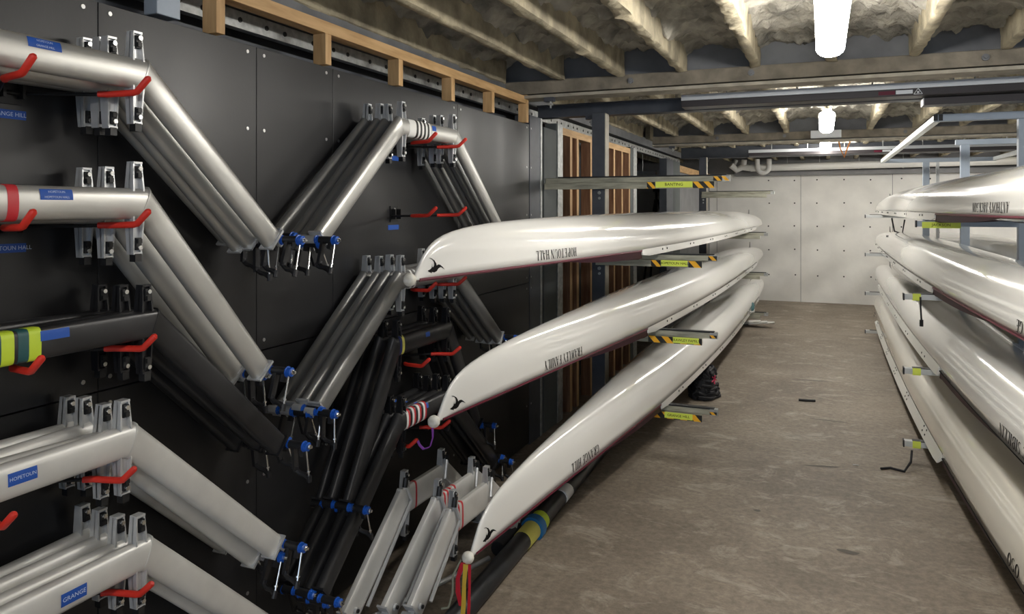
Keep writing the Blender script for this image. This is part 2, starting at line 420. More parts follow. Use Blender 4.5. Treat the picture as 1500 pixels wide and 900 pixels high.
# steel beams crossing the room
def beam(Y, zb, x0, x1, label, led=True, zt=3.0):
    t = empty('steel_beam', ((x0+x1)/2, Y, zb)); cx = (x0+x1)/2
    mb = MB(); mb.b2((x0-cx, .06, 0), (x1-cx, .075, zt-zb), M['steelw']); mb.build('web', t, smooth=0)
    mb = MB(); mb.b2((x0-cx, -.02, -.022), (x1-cx, .16, 0), M['beamedge']); mb.build('flange', t, smooth=0, bevel=.002)
    if led:
        mb = MB(); mb.b2((x0-cx, .005, .012), (x1-cx, .06, .105), M['ledger']); mb.build('ledger', t, smooth=0, bevel=.003)
        mb = MB()
        for x in (-.9-.3, -.42, .86):
            mb = MB(); xx = x-cx
            mb.tube([(xx, .004, .06), (xx, -.008, .06)], .02, M['steelw'], n=10); mb.tube([(xx, -.008, .06), (xx, -.02, .06)], .01, M['steelw'], n=6); mb.build('bolt', t)
    return tag(t, label, 'beam', None)
beam(5.0, 2.552, -2.15, 4.3, 'bolted steel beam nearest overhead, with pale lower lip and brown timber ledger')
beam(9.5, 2.552, -2.0, 4.3, 'second timber-faced steel beam overhead, behind the heater bar with its warning sticker')
def dbeam(Y, zb, h, x0, x1, label):
    mb = MB(); mb.b2((x0, Y, zb), (x1, Y+.012, zb+h), M['steel']); mb.b2((x0, Y-.03, zb+h-.008), (x1, Y+.08, zb+h), M['steel']); mb.b2((x0, Y-.03, zb), (x1, Y+.08, zb+.008), M['steel'])
    o = mb.build('steel_beam', smooth=0); tag(o, label, 'beam'); return o
dbeam(5.62, 2.465, .10, -2.1, 4.3, 'slate painted steel beam carried by the nearer dark post')
dbeam(11.6, 2.50, .17, -2.0, 4.3, 'slate painted steel beam in front of the white pipes at the end wall')
# small beam clamps hanging under beams
for i, (x, Y, z, lab) in enumerate([(-1.78, 4.99, 2.53, 'small steel clamp under the bolted overhead beam'), (-1.66, 5.60, 2.465, 'small steel clamp beside the top of the nearer dark post'), (-1.75, 9.49, 2.53, 'small steel clamp under the second timber-faced beam'), (-1.62, 11.58, 2.50, 'small steel clamp near the top of the further dark post')]):
    mb = MB(); mb.b2((x-.035, Y-.02, z-.03), (x+.035, Y+.03, z), M['steel']); mb.tube([(x+.01, Y, z-.03), (x+.01, Y, z-.075)], .008, M['gal'], n=8); mb.box((x+.01, Y, z-.05), (.03, .03, .012), M['gal'])
    tag(mb.build('beam_clamp'), lab, 'clamp')

# ------------------------------------------------------------------ lamps
def lamp(y0, y1, label, x=.035, z=2.54):
    t = empty('ceiling_lamp', (x, (y0+y1)/2, z)); L = (y1-y0)/2
    mb = MB(); rings = []
    for y, k in ((-L, .55), (-L+.015, .8), (-L+.05, 1.), (L-.05, 1.), (L-.015, .8), (L, .55)):
        rings.append([Vector((.066*k*math.cos(a), y, -.045*k*math.sin(a))) for a in [-.9+(PI+1.8)*q/14 for q in range(15)]])
    mb.loft(rings, M['lamp']); mb.build('diffuser', t)
    mb = MB(); mb.b2((-.035, -L+.04, .022), (.035, L-.04, .06), M['lampoff']); mb.build('housing', t, bevel=.004, smooth=0)
    for yy in (-L*.6, L*.6):
        mb = MB(); mb.tube([(0, yy, .05), (0, yy, .3)], .004, M['gal'], n=6); mb.build('hanger', t)
    return tag(t, label, 'lamp', 'glowing tube lamps along the ceiling')
lamp(2.82, 4.08, 'largest glowing tube lamp, nearest and cut by the top edge')
lamp(6.9, 8.16, 'middle glowing tube lamp, just beyond the heater bar')
lamp(10.0, 11.24, 'smallest glowing tube lamp, deepest in the room')
lamp(-1.3, -.04, 'added unseen tube lamp on the ceiling behind the viewpoint')  # added out of view as extra light from behind
lamp(-3.9, -2.7, 'added unseen tube lamp on the ceiling by the open entrance')  # second lamp added behind the camera, also unseen
lamp(2.9, 4.1, 'added unseen tube lamp over the next aisle, beside the pale rack', 2.85)  # start of an added row, outside the frame, for more light
lamp(6.9, 8.1, 'added unseen tube lamp over the middle of the next aisle', 2.85)  # added outside the frame to lift the room's brightness
lamp(10.8, 12.0, 'added unseen tube lamp deepest over the next aisle', 2.85)  # added outside the frame to brighten the end wall
lamp(12.5, 13.6, 'added hidden tube lamp tucked between joists before the end wall', .30, 2.67)  # added light for the end wall, hidden by the far beam
lamp(12.6, 13.8, 'added unseen tube lamp before the end wall over the next aisle', 2.85)  # extra end wall light, added out of sight
mb = MB(); mb.b2((-.13, 9.44, 2.575), (.20, 9.506, 2.655), M['heatt']); mb.b2((-.13, 9.43, 2.565), (.20, 9.506, 2.578), M['heatt'])
tag(mb.build('junction_box', smooth=0, bevel=.003), 'pale metal box on the timber-faced beam under the middle glowing lamp', 'box')
mb = MB(); mb.tube([(.16, 9.6, 2.9), (.16, 9.6, 2.62), (.19, 9.58, 2.45), (.235, 9.56, 2.34), (.25, 9.56, 2.40), (.33, 9.6, 2.62), (.33, 9.6, 2.9)], .008, M['cable'], n=8)
tag(mb.build('cable_loop'), 'orange cable loop hanging beside the deepest lamp', 'cable')

# ceiling heater bars
def heater(x0, x1, Y, z, label, sx):
    t = empty('ceiling_heater', ((x0+x1)/2, Y, z)); h = (x1-x0)/2
    mb = MB(); mb.b2((-h, -.08, -.075), (h, .08, -.03), M['heat']); mb.build('casing', t, smooth=0, bevel=.003)
    mb = MB(); mb.b2((-h, -.085, -.03), (h, .085, .010), M['heatt']); mb.build('top_cover', t, smooth=0, bevel=.002)
    for k in range(int(2*h/.46)+1):
        x = -h+.3+k*.46
        if x < h: mb = MB(); mb.tube([(x, 0, .01), (x, 0, .35)], .005, M['gal'], n=6); mb.build('hanger', t)
    cx = (x0+x1)/2
    mb = MB(); X = sx-cx
    mb.b2((X, -.083, -.062), (X+.095, -.0795, -.038), M['heatt']); mb.b2((X-.1, -.083, -.064), (X-.005, -.0795, -.040), M['maroon'])
    tx, tz = X+.125, -.067
    for a, b in (((tx-.024, tz), (tx+.024, tz)), ((tx+.024, tz), (tx, tz+.036)), ((tx, tz+.036), (tx-.024, tz))):
        mb.tube([(a[0], -.082, a[1]), (b[0], -.082, b[1])], .0022, M['heatt'], n=5)
    mb.b2((tx-.006, -.083, tz+.006), (tx+.006, -.0805, tz+.018), M['heatt'])
    mb.build('warning_sticker', t, smooth=0)
    return tag(t, label, 'heater')
heater(-.92, 2.8, 5.42, 2.535, 'long dark heater bar with silver top and warning sticker nearest overhead', .43)
heater(-.95, 2.8, 10.95, 2.545, 'further dark heater bar with pale top in front of the end wall pipes', .72)
mb = MB(); mb.b2((.60, 5.45, 2.41), (3.2, 5.58, 2.455), M['heat']); mb.b2((.595, 5.45, 2.41), (.60, 5.58, 2.455), M['heatt'])
for x in (.9, 1.8, 2.7): mb.tube([(x, 5.56, 2.45), (x, 5.56, 2.80)], .005, M['gal'], n=6)
tag(mb.build('heater_bar', smooth=0), 'short dark bar slung just below the nearest heater', 'heater')

# pipes at end wall
t = empty('drain_pipe', (0, 14.72, 2.5))
mb = MB(); mb.tube([(-1.25, 0, .0), (4.2, 0, .05)], .066, M['pvc'], n=14); mb.build('pipe_run', t)
mb = MB(); mb.tube([(-1.02+.105*math.cos(a), -.06, .02+.11*math.sin(a)) for a in [PI*k/12 for k in range(12, 25)]], .046, M['pvc'], n=12)
mb.tube([(-1.125, -.06, .02), (-1.125, -.06, .16)], .046, M['pvc'], n=12); mb.tube([(-.915, -.06, .02), (-.915, -.06, .16)], .046, M['pvc'], n=12); mb.build('trap_bend', t)
mb = MB(); mb.tube([(-1.25, 0, 0), (-1.4, 0, .02), (-1.5, 0, -.03), (-1.6, -.05, .06)], .06, M['pvc'], n=12)
mb.tube([(-1.38, 0, .0), (-1.36, 0, .16)], .05, M['pvc'], n=12); mb.tube([(-1.55, 0, .06), (-1.5, 0, .16)], .035, M['gal'], n=10); mb.build('elbow', t)
for x in (-.6, -.05, .6, 1.3):
    mb = MB(); mb.tube([(x, 0, .05), (x, 0, .35)], .006, M['gal'], n=6); mb.tube([(x-.012, 0, .005), (x+.012, 0, .005)], .057, M['pvc'], n=14); mb.build('pipe_hanger', t)
tag(t, 'white plastic drain pipe with u bend along the end wall', 'pipe')

# ================================================================== RACKS
def sign_face(mb, x0, x1, z0, z1, y, words, size, mt=None, first=None):
    mb.b2((x0, y-.003, z0), (x1, y, z1), M['lime'])
    vs, fs = text_geo(words, size)
    cx, cz = (x0+x1)/2, (z0+z1)/2
    mb.add([(cx+v.x, y-.0042, cz+v.y) for v in vs], fs, M['ink'])
def hazard(mb, x0, x1, z0, z1, y, n, ph=0.):
    mb.b2((x0, y-.002, z0), (x1, y, z1), M['haz_k'])
    w = (x1-x0)/n; sl = (z1-z0)*.9
    for k in range(-1, n+1):
        a = x0+(k+ph)*w; pts = []
        # slanted stripe, clipped to the strip
        P = [(a+sl, z0), (a+sl+w*.5, z0), (a+w*.5, z1), (a, z1)]
        c = []
        def clip(P, f):
            out = []
            for i in range(len(P)):
                p, q = P[i], P[(i+1) % len(P)]; fp, fq = f(p), f(q)
                if fp >= 0: out.append(p)
                if fp*fq < 0: s = fp/(fp-fq); out.append((p[0]+s*(q[0]-p[0]), p[1]+s*(q[1]-p[1])))
            return out
        P = clip(P, lambda p: p[0]-x0); P = clip(P, lambda p: x1-p[0]) if P else P
        if len(P) >= 3: mb.add([(px, y-.0032, pz) for px, pz in P], [tuple(range(len(P)))], M['haz_y'])
LEFT_Z = {'top': 1.985, 'a': 1.415, 'b': .862, 'c': .315}
NAMES = {'top': 'BANTING', 'a': 'HOPETOUN HALL', 'b': 'FRAWLEY FAMILY', 'c': 'GRANGE HILL'}
def left_rack(Y, near, label):
    t = empty('boat_rack', (-1.56, Y, 0))
    mb = MB(); mb.b2((-.06, -.045, 0), (.04, .055, 2.47), M['steel']); mb.b2((.04, -.046, 0), (.046, .056, 2.47), M['beamedge'])
    mb.b2((-.12, -.1, 0), (.1, .11, .012), M['steel']); mb.build('post', t, smooth=0, bevel=.003)
    for key, z in LEFT_Z.items():
        tip = .95 if key == 'top' else .865
        mb = MB(); x0 = -.43 if key == 'top' and near else -.02
        mb.b2((x0, -.055, z-.045), (tip, -.05, z-.004), M['arm']); mb.b2((x0, -.055, z-.008), (tip, -.012, z-.004), M['arm']); mb.b2((x0, -.055, z-.045), (tip, -.012, z-.041), M['arm'])
        mb.b2((x0, -.085, z-.092), (tip-.10, -.055, z-.045), M['arm'])
        a = mb.build('arm', t, smooth=0, bevel=.0015)
        mb = MB(); mb.b2((x0+.1, -.056, z-.004), (tip-.02, -.010, z+.005), M['rubber']); mb.build('rubber_pad', a, smooth=0)
        mb = MB(); mb.b2((tip-.05, -.058, z-.047), (tip+.004, -.008, z-.002), M['gal']); mb.build('end_cap', a, smooth=0, bevel=.002)
        for bx in (.0, ):
            mb = MB(); mb.tube([(bx, -.046, z-.12), (bx, -.06, z-.12)], .013, M['gal'], n=6); mb.tube([(bx+.0, -.046, z-.16), (bx, -.058, z-.16)], .010, M['gal'], n=6); mb.build('bolt', a)
        if near:
            zz0, zz1 = z-.092, z-.045
            def tape(*q): mb = MB(); hazard(mb, *q); mb.build('hazard_tape', a, smooth=0)
            if key == 'top':
                tape(.37, .43, zz0, zz1, -.0855, 1); tape(.70, tip-.10, zz0, zz1, -.0855, 2)
                tape(tip-.11, tip, z-.04, z-.008, -.0553, 2)
            elif key == 'a':
                tape(.40, .47, zz0, zz1, -.0855, 1); tape(.67, tip-.10, zz0, zz1, -.0855, 1); tape(tip-.06, tip, z-.04, z-.008, -.0585, 1)
            else:
                tape(.38, tip-.10, zz0, zz1, -.0855, 4); tape(tip-.05, tip, z-.04, z-.02, -.0585, 1)
            mb = MB()
            lx = {'top': (.435, .70), 'a': (.475, .665), 'b': (.56, .745), 'c': (.50, .70)}[key]
            sign_face(mb, lx[0], lx[1], zz0+.006, zz1+.002, -.090, NAMES[key], .030 if key == 'top' else .0255)
            mb.build('name_sign', a, smooth=0)
    return tag(t, label, 'rack', None)
left_rack(5.55, True, 'dark steel post with four arms bearing lime name signs and hazard tape')
left_rack(10.9, False, 'further dark steel post with four plain arms without signs')

# ------------------------------------------------------------------ free-standing pale rack
RZ = (1.668, 1.163, .650, .147)
t = empty('boat_rack', (1.22, 8.4, 0)); YN, YM, YF = 5.86, 8.1, 10.95
def rbox(mb, lo, hi, mt): mb.b2((lo[0]-1.22, lo[1]-8.4, lo[2]), (hi[0]-1.22, hi[1]-8.4, hi[2]), mt)
for Y in (YN, YM, YF):
    w = .055; xs = [1.22]+([] if Y != YF else [])
    mb = MB(); rbox(mb, (1.19, Y-w/2, 0), (1.19+w+.02, Y+w/2, 2.34), M['rackblue']); rbox(mb, (1.12, Y-.08, 0), (1.34, Y+.08, .01), M['rackblue']); mb.build('post', t, smooth=0, bevel=.004)
    mb = MB(); rbox(mb, (.705 if Y != YM else 1.15, Y-.025, 2.34), (2.0, Y+.025, 2.39), M['rackblue']); mb.build('cross_tube', t, smooth=0, bevel=.004)
for x in (.705, 1.96):
    mb = MB(); rbox(mb, (x, YN, 2.342), (x+.045, YF+.03, 2.388), M['rackpale']); mb.build('top_rail', t, smooth=0, bevel=.004)
mb = MB(); rbox(mb, (.699, YN-.03, 2.345), (.725, YN-.022, 2.387), M['haz_k']); rbox(mb, (.73, YN-.03, 2.345), (.755, YN-.022, 2.387), M['haz_k']); mb.build('end_cap', t, smooth=0)
for Y in (YN, YM, YF):
    for i, z in enumerate(RZ):
        if Y == YM and i != 0: continue
        xt = .523 if Y != YM else 1.0
        if Y == YN and i == 0: xt = .60
        mb = MB(); rbox(mb, (xt, Y-.025, z-.045), (1.95, Y+.025, z-.006), M['rackblue'] if Y == YN and i == 0 else M['rackpale'])
        a = mb.build('arm', t, smooth=0, bevel=.003)
        mb = MB(); rbox(mb, (xt-.008, Y-.028, z-.05), (xt, Y+.028, z-.003), M['rubber']); mb.build('end_cap', a, smooth=0)
        mb = MB(); rbox(mb, (xt+.05, Y-.026, z-.006), (1.9, Y+.026, z-.001), M['rubber']); mb.build('rubber_pad', a, smooth=0)
        if Y == YN and i:
            mb = MB(); rbox(mb, (xt+.05, Y-.028, z-.048), (xt+.10, Y-.024, z-.002), M['lime']); rbox(mb, (xt+.05, Y-.028, z-.05), (xt+.10, Y+.02, z-.046), M['lime']); mb.build('label_tape', a, smooth=0)
        if Y == YN and i == 0:
            mb = MB(); sign_face(mb, .63-1.22, .86-1.22, z-.055, z-.012, Y-.0265-8.4, 'JACKSON', .026); mb.build('name_sign', a, smooth=0)
mb = MB(); rbox(mb, (1.34, YF-.02, 1.2), (1.375, YF+.02, 2.34), M['rackpale']); mb.build('brace', t, smooth=0)
tag(t, 'pale blue grey free-standing rack frame with square tubes and lime tape', 'rack')

# ================================================================== BOATS
BL = 12.2
def lerp_tab(tab, x):
    if x <= tab[0][0]: return tab[0][1]
    for (a, va), (b, vb) in zip(tab[:-1], tab[1:]):
        if x <= b:
            q = (x-a)/(b-a); return va+(vb-va)*q
    return tab[-1][1]
KB = [(0, .068), (.02, .09), (.04, .113), (.08, .161), (.15, .205), (.26, .233), (.37, .247), (.63, .265), (1.13, .279), (2.5, .293), (6, .30)]
KS = [(0, .075), (.05, .10), (.2, .135), (.6, .175), (1.3, .216), (2.0, .245), (3.0, .273), (4.5, .294), (6.2, .30)]
SHEER = .04
def sheer(d): return .04+.028*max(0, 1-d/2.66)
HWB = [(0, .006), (.05, .013), (2.7, .192), (3.4, .225), (4.2, .255), (5.2, .278), (6.1, .285)]
def _hw(d): return lerp_tab(HWB, d) if d < 6.1 else .285*max(0, math.sin(PI*min(1, d/BL)))**.32
def _zk(d): return lerp_tab(KB, d) if d < 6.1 else lerp_tab(KS, BL-d)
_HC = {}
def hull_dims(d):
    k = round(d, 4)
    if k not in _HC:
        d = min(BL, max(0, d)); w = min(.8, .4*d, .4*(BL-d)); n = 12
        ts = [d+w*(2*(q+.5)/n-1) for q in range(n)]; ws = [math.cos(PI*.5*(2*(q+.5)/n-1)) for q in range(n)]; sw = sum(ws)
        _HC[k] = (max(.006, sum(_hw(t)*g for t, g in zip(ts, ws))/sw), sheer(d), sum(_zk(t)*g for t, g in zip(ts, ws))/sw)
    return _HC[k]
def hull_x(d, z):
    hw, zg, zk = hull_dims(d)
    q = min(1, max(0, (z-zg)/(zk-zg)))
    s = q**(1/.85); c = math.sqrt(max(0, 1-s*s))
    return hw*c**.85
def make_boat(name, side, text, tpos, label, flare=.005, coam=1.3, trim='maroon', hullm='hull', L0=2.66, S1=9.7, detail=True, group=None, tsize=.05, emblem=True):
    """side: +1 the flank seen is at +x, -1 at -x; local y runs from bow (0) to stern"""
    t = empty(name)
    D = [0, .008, .02, .035, .055, .08, .12, .17, .23, .3, .4, .5, .65, .8, 1.0, 1.25, 1.5, 1.8, 2.1, 2.4]+[2.7+.4*k for k in range(20)]+[10.6, 10.9, 11.2, 11.5, 11.75, 11.95, 12.08, 12.15, BL]
    na = 22; rings = []
    for d in D:
        hw, zg, zk = hull_dims(d); r = []
        for k in range(na+1):
            a = PI*k/na; c, s = math.cos(a), math.sin(a)
            r.append(Vector((math.copysign(hw*abs(c)**.85, c), d, zg+(zk-zg)*s**.85)))
        rings.append(r)
    mb = MB(); mb.loft(rings, M[hullm], cap=False, closed=False)
    h = mb.build('hull', t, smooth=80, solid=.008)
    # canvases (decks), facing the floor because the shell lies upside down
    mb = MB()
    for rng in ((0, L0), (S1+.15, BL)):
        ds = [d for d in D if rng[0] < d < rng[1]]; ds = [rng[0]]+ds+[rng[1]]
        rr = []
        for d in ds:
            hw = hull_dims(d)[0]-.004; hw = max(hw, .003)
            rr.append([Vector((x*hw, d, sheer(d)+.002-.03*(1-x*x)*min(1, hw/.15))) for x in (-1, -.6, -.2, .2, .6, 1)])
        mb.loft(rr, M['hull'] if hullm != 'hull2' else M['hull2'], cap=False, closed=False)
    mb.build('deck', t, smooth=60)
    # bow edge trim
    mb = MB()
    for sd in (-1, 1):
        rr = []
        for d in [x for x in D if .03 < x < L0]+[L0]:
            hw = hull_dims(d)[0]; zt = sheer(d)+(.007 if trim == 'maroon' else .004)
            rr.append([Vector((sd*(hull_x(d, zt)+.0015), d, zt)), Vector((sd*(hw+.003), d, sheer(d))), Vector((sd*(hw-.002), d, sheer(d)-.006)), Vector((sd*(hw-.006), d, sheer(d)+.003))])
        mb.loft(rr, M[trim] if trim == 'maroon' else M['ink'])
    mb.build('edge_trim', t, smooth=40)
    # saxboards along the cockpit
    for sd in (-1, 1):
        mb = MB(); rr = []; n = 44
        for k in range(n+1):
            d = L0+(S1-L0)*k/n; hw = hull_dims(d)[0]
            e = min(1, (S1-d)/.5) if sd else 1
            zt = SHEER+(.030 if flare > .01 else .006)*e+.004; zb = SHEER*(1-e)*.6
            if d < L0+.12: zb = max(zb, SHEER*.0+(L0+.12-d)/.12*.012)
            x0 = hull_x(d, zt)
            rr.append([Vector((sd*(x0+.002), d, zt)), Vector((sd*(hw+flare), d, zb)), Vector((sd*(hw+flare-.008), d, zb)), Vector((sd*(hw-.008), d, SHEER-.005))])
        mb.loft(rr, M['sax'] if flare > .01 else M[hullm]); so = mb.build('saxboard', t, smooth=40)
        if detail and sd == side:
            for k in range(7):
                d = L0+.5+k*.92
                for dd, zz in ((0, .028), (.10, .028), (0, .06), (.10, .06)) if hullm == 'hull2' else ((0, .030), (.13, .030)):
                    hw = hull_dims(d+dd)[0]; zq = SHEER+(.034 if flare > .01 else .010); q = zz/zq; x0 = hull_x(d+dd, zq)
                    xx = (hw+flare)*(1-q)+(x0+.002)*q
                    bb = MB(); bb.tube([(sd*(xx-.002), d+dd, zz), (sd*(xx+.004), d+dd, zz)], .0075, M['bolt'], n=8); bb.build('bolt', so)
    # splash guard at the end of the canvas: a V of plum board
    mb = MB(); hwL = hull_dims(L0)[0]; rr = []
    for k in range(-14, 15):
        q = k/14; d = L0-.02-.75*(1-abs(q))**1.0; x = q*(hwL-.004)
        zb = SHEER-.058*(.35+.65*abs(q)**.5) if abs(q) < .995 else SHEER-.05
        rr.append([Vector((x, d-.006, SHEER+.004)), Vector((x, d+.006, SHEER+.004)), Vector((x*1.0, d+.045, zb)), Vector((x, d+.033, zb))])
    mb.loft(rr, M['plum']); mb.build('splash_guard', t, smooth=40)
    mb = MB(); hwL = hull_dims(L0)[0]
    for sd in (-1, 1):
        rr = []
        for k in range(17):
            q = k/16; d = L0-coam+coam*q; hw = hull_dims(d)[0]; dr = .046*math.sin(PI*.5*min(1, q*1.15))**.8+.002
            rr.append([Vector((sd*(hw-.002), d, sheer(d)+.004)), Vector((sd*(hw-.008), d, sheer(d)+.004)), Vector((sd*(hw-.016), d, sheer(d)-dr)), Vector((sd*(hw-.009), d, sheer(d)-dr))])
        mb.loft(rr, M['plum'])
    mb.build('coaming', t, smooth=40)
    # bow ball
    mb = MB(); mb.ball((0, -.016, sheer(0)+.005), .024, M['ball']); mb.tube([(0, -.005, sheer(0)+.004), (0, .05, sheer(0)+.012)], .008, M['ball'], n=8); mb.build('bow_ball', t)
    # fin on the keel
    mb = MB(); dz = hull_dims(10.9)[2]; mb.add([(-.002, 10.84, dz-.005), (-.002, 10.96, dz-.005), (-.002, 10.95, dz+.085), (-.002, 10.90, dz+.09), (.002, 10.84, dz-.005), (.002, 10.96, dz-.005), (.002, 10.95, dz+.085), (.002, 10.90, dz+.09)],
        [(0, 1, 2, 3), (7, 6, 5, 4), (0, 4, 5, 1), (1, 5, 6, 2), (2, 6, 7, 3), (3, 7, 4, 0)], M['rubber']); mb.build('fin', t, smooth=0)
    # name, upside down
    if text:
        polys, w = serif_line(text); k = tpos[1]; sx = tpos[2]
        cut = serif_line(text.split(' ')[0])[1] if ' ' in text else 99
        words = [MB(), MB()]
        for p in polys:
            vs = []; mb = words[0 if min(a for a, b in p) < cut else 1]
            for a, b in p:
                d = tpos[0]+(w-a)*sx*side if side > 0 else tpos[0]-(w-a)*sx
                # first letter sits furthest along the reading direction of the inverted hull
                if side > 0: d = tpos[0]+(w-a)*sx
                else: d = tpos[0]+a*sx
                z = sheer(d)+.020+(1-b)*k
                vs.append((side*(hull_x(d, z)+.0016), d, z))
            mb.add(vs, [tuple(range(len(vs)))], M['ink'])
        for mb in words:
            if mb.v: mb.build('name_lettering', t, smooth=0)
    if emblem:
        P = [[(.0, .62), (.10, .60), (.17, .40), (.24, .28), (.30, .24), (.42, .36), (.45, .60), (.40, .82), (.28, .95), (.12, 1.0), (.22, .95), (.33, .82), (.36, .62), (.33, .48), (.24, .44), (.14, .58)]]
        # crest, body and two wings drawn as strips of quads
        strips = [[(.13, .98, .12, 1.0), (.28, .90, .27, .95), (.37, .74, .42, .80), (.38, .55, .50, .62), (.30, .40, .52, .45)],
                  [(.02, .20, .0, .26), (.10, .14, .12, .30), (.22, .14, .26, .42), (.38, .10, .42, .48), (.52, .16, .50, .50), (.62, .32, .62, .56), (.76, .38, .74, .52), (.88, .30, .86, .40), (1.0, .20, 1.0, .21)],
                  [(.20, .30, .28, .36), (.24, .52, .26, .52), (.25, .66, .255, .66)], [(.10, .18, .2, .2), (.2, .06, .22, .09)]]
        mb = MB(); e0, ew, eh = .085, .115, .062
        for st in strips:
            for q0, q1 in zip(st[:-1], st[1:]):
                vs = []
                for a, b in ((q0[0], q0[1]), (q1[0], q1[1]), (q1[2], q1[3]), (q0[2], q0[3])):
                    d = e0+a*ew; z = sheer(d)+.016+b*eh
                    vs.append((side*(hull_x(d, z)+.0014), d, z))
                mb.add(vs, [(0, 1, 2, 3)], M['ink'])
        mb.build('emblem', t, smooth=0)
    tag(t, label, 'boat', group)
    return t
def place(t, bow, yaw, z, roll=0.):
    t.location = (bow[0], bow[1], z); t.rotation_euler = (0, roll, yaw)
ZL = {k: v+.006 for k, v in LEFT_Z.items()}
b = make_boat('racing_shell', 1, 'HOPETOUN HALL', (1.0, .046, .052), 'topmost white upturned shell on the dark post rack, bow ball bare'); place(b, (-1.36, 2.35), -.019, ZL['a'])
b = make_boat('racing_shell', 1, 'FRAWLEY FAMILY', (.95, .046, .048), 'middle white upturned shell on the dark post rack, purple ribbon at its bow'); place(b, (-1.36, 2.53), -.019, ZL['b'])
b = make_boat('racing_shell', 1, 'GRANGE HILL', (1.0, .046, .052), 'lowest white upturned shell on the dark post rack, red and yellow ribbons at its bow'); place(b, (-1.27, 2.64), -.012, ZL['c'])
RX = .96
RIGHT = [('ANTHONY JACKSON', (2.92, .05, .055), 'topmost white upturned shell on the pale blue grey rack, above the lime label', dict(L0=4.55), RZ[0], RX),
 ('GE', (2.74, .052, .06), 'second shell down on the pale blue grey rack, with maroon edge', dict(L0=4.65), RZ[1], RX),
 ('C SIBILLIN', (2.70, .052, .06), 'third shell down on the pale blue grey rack, with thin black edge line', dict(trim='ink', flare=.016, L0=4.4), RZ[2], RX),
 ('OSO', (2.72, .055, .065), 'lowest cream shell on the pale blue grey rack, broad drilled saxboard near the floor', dict(trim='ink', flare=.03, hullm='hull2', L0=4.2), RZ[3], RX-.02),
 (None, None, 'white shell on the far side of the pale blue grey rack, second level', dict(L0=4.4, detail=False), RZ[1], 1.62),
 (None, None, 'white shell on the far side of the pale blue grey rack, third level', dict(L0=4.4, detail=False), RZ[2], 1.62)]
for words, tp, lab, kw, z, x in RIGHT:
    b = make_boat('racing_shell', -1, words, tp, lab, emblem=False, coam=1.5, **kw); place(b, (x, .6), 0, z); b.scale = (1, 1.13, 1)

# ribbons on bow balls
def ribbon(path, w, mt, name, label, wdir=(1, 0, 0)):
    mb = MB(); wd = Vector(wdir); r = []
    for i, p in enumerate(path):
        p = Vector(p); k = 1-.25*math.sin(i*1.3)**2
        r.append([p-wd*w/2*k, p+wd*w/2*k, p+wd*w/2*k+Vector((0, .0015, 0)), p-wd*w/2*k+Vector((0, .0015, 0))])
    mb.loft(r, mt); o = mb.build(name, smooth=50); return o
bx, by, bz = -1.27, 2.615, ZL['c']+.06
tag(ribbon([(bx-.012, by-.01, bz), (bx-.03, by-.02, bz-.06), (bx-.034, by-.01, bz-.12), (bx-.02, by-.01, bz-.17)], .022, M['rib_r'], 'ribbon', 0), 'short red ribbon hanging under the lowest bow ball', 'ribbon')
tag(ribbon([(bx+.004, by-.02, bz), (bx+.002, by-.03, bz-.07), (bx+.0, by-.03, bz-.15), (bx-.008, by-.03, bz-.235)], .020, M['rib_y'], 'ribbon', 0), 'long yellow ribbon hanging under the lowest bow ball', 'ribbon')
tag(ribbon([(bx+.018, by-.015, bz), (bx+.020, by-.02, bz-.08), (bx+.018, by-.02, bz-.16), (bx+.012, by-.02, bz-.24)], .013, M['rib_r'], 'ribbon', 0), 'long narrow red ribbon beside the yellow ribbon', 'ribbon')
mb = MB(); mb.tube([(bx-.02, by-.01, bz+.01), (bx-.05, by-.02, bz-.05), (bx-.052, by-.02, bz-.12), (bx-.07, by-.02, bz-.18), (bx-.10, by-.02, bz-.19)], .004, M['rib_g'], n=6)
tag(mb.build('cord'), 'grey green cord dangling by the red ribbon', 'cord')
bx, by, bz = -1.36, 2.513, ZL['b']+.058
tag(ribbon([(bx, by-.01, bz), (bx+.004, by-.015, bz-.04), (bx-.005, by-.02, bz-.075), (bx-.03, by-.025, bz-.085), (bx-.045, by-.03, bz-.07), (bx-.052, by-.03, bz-.055)], .012, M['rib_p'], 'ribbon', 0, (.7, 0, .7)), 'short purple ribbon dangling from the middle bow ball', 'ribbon')

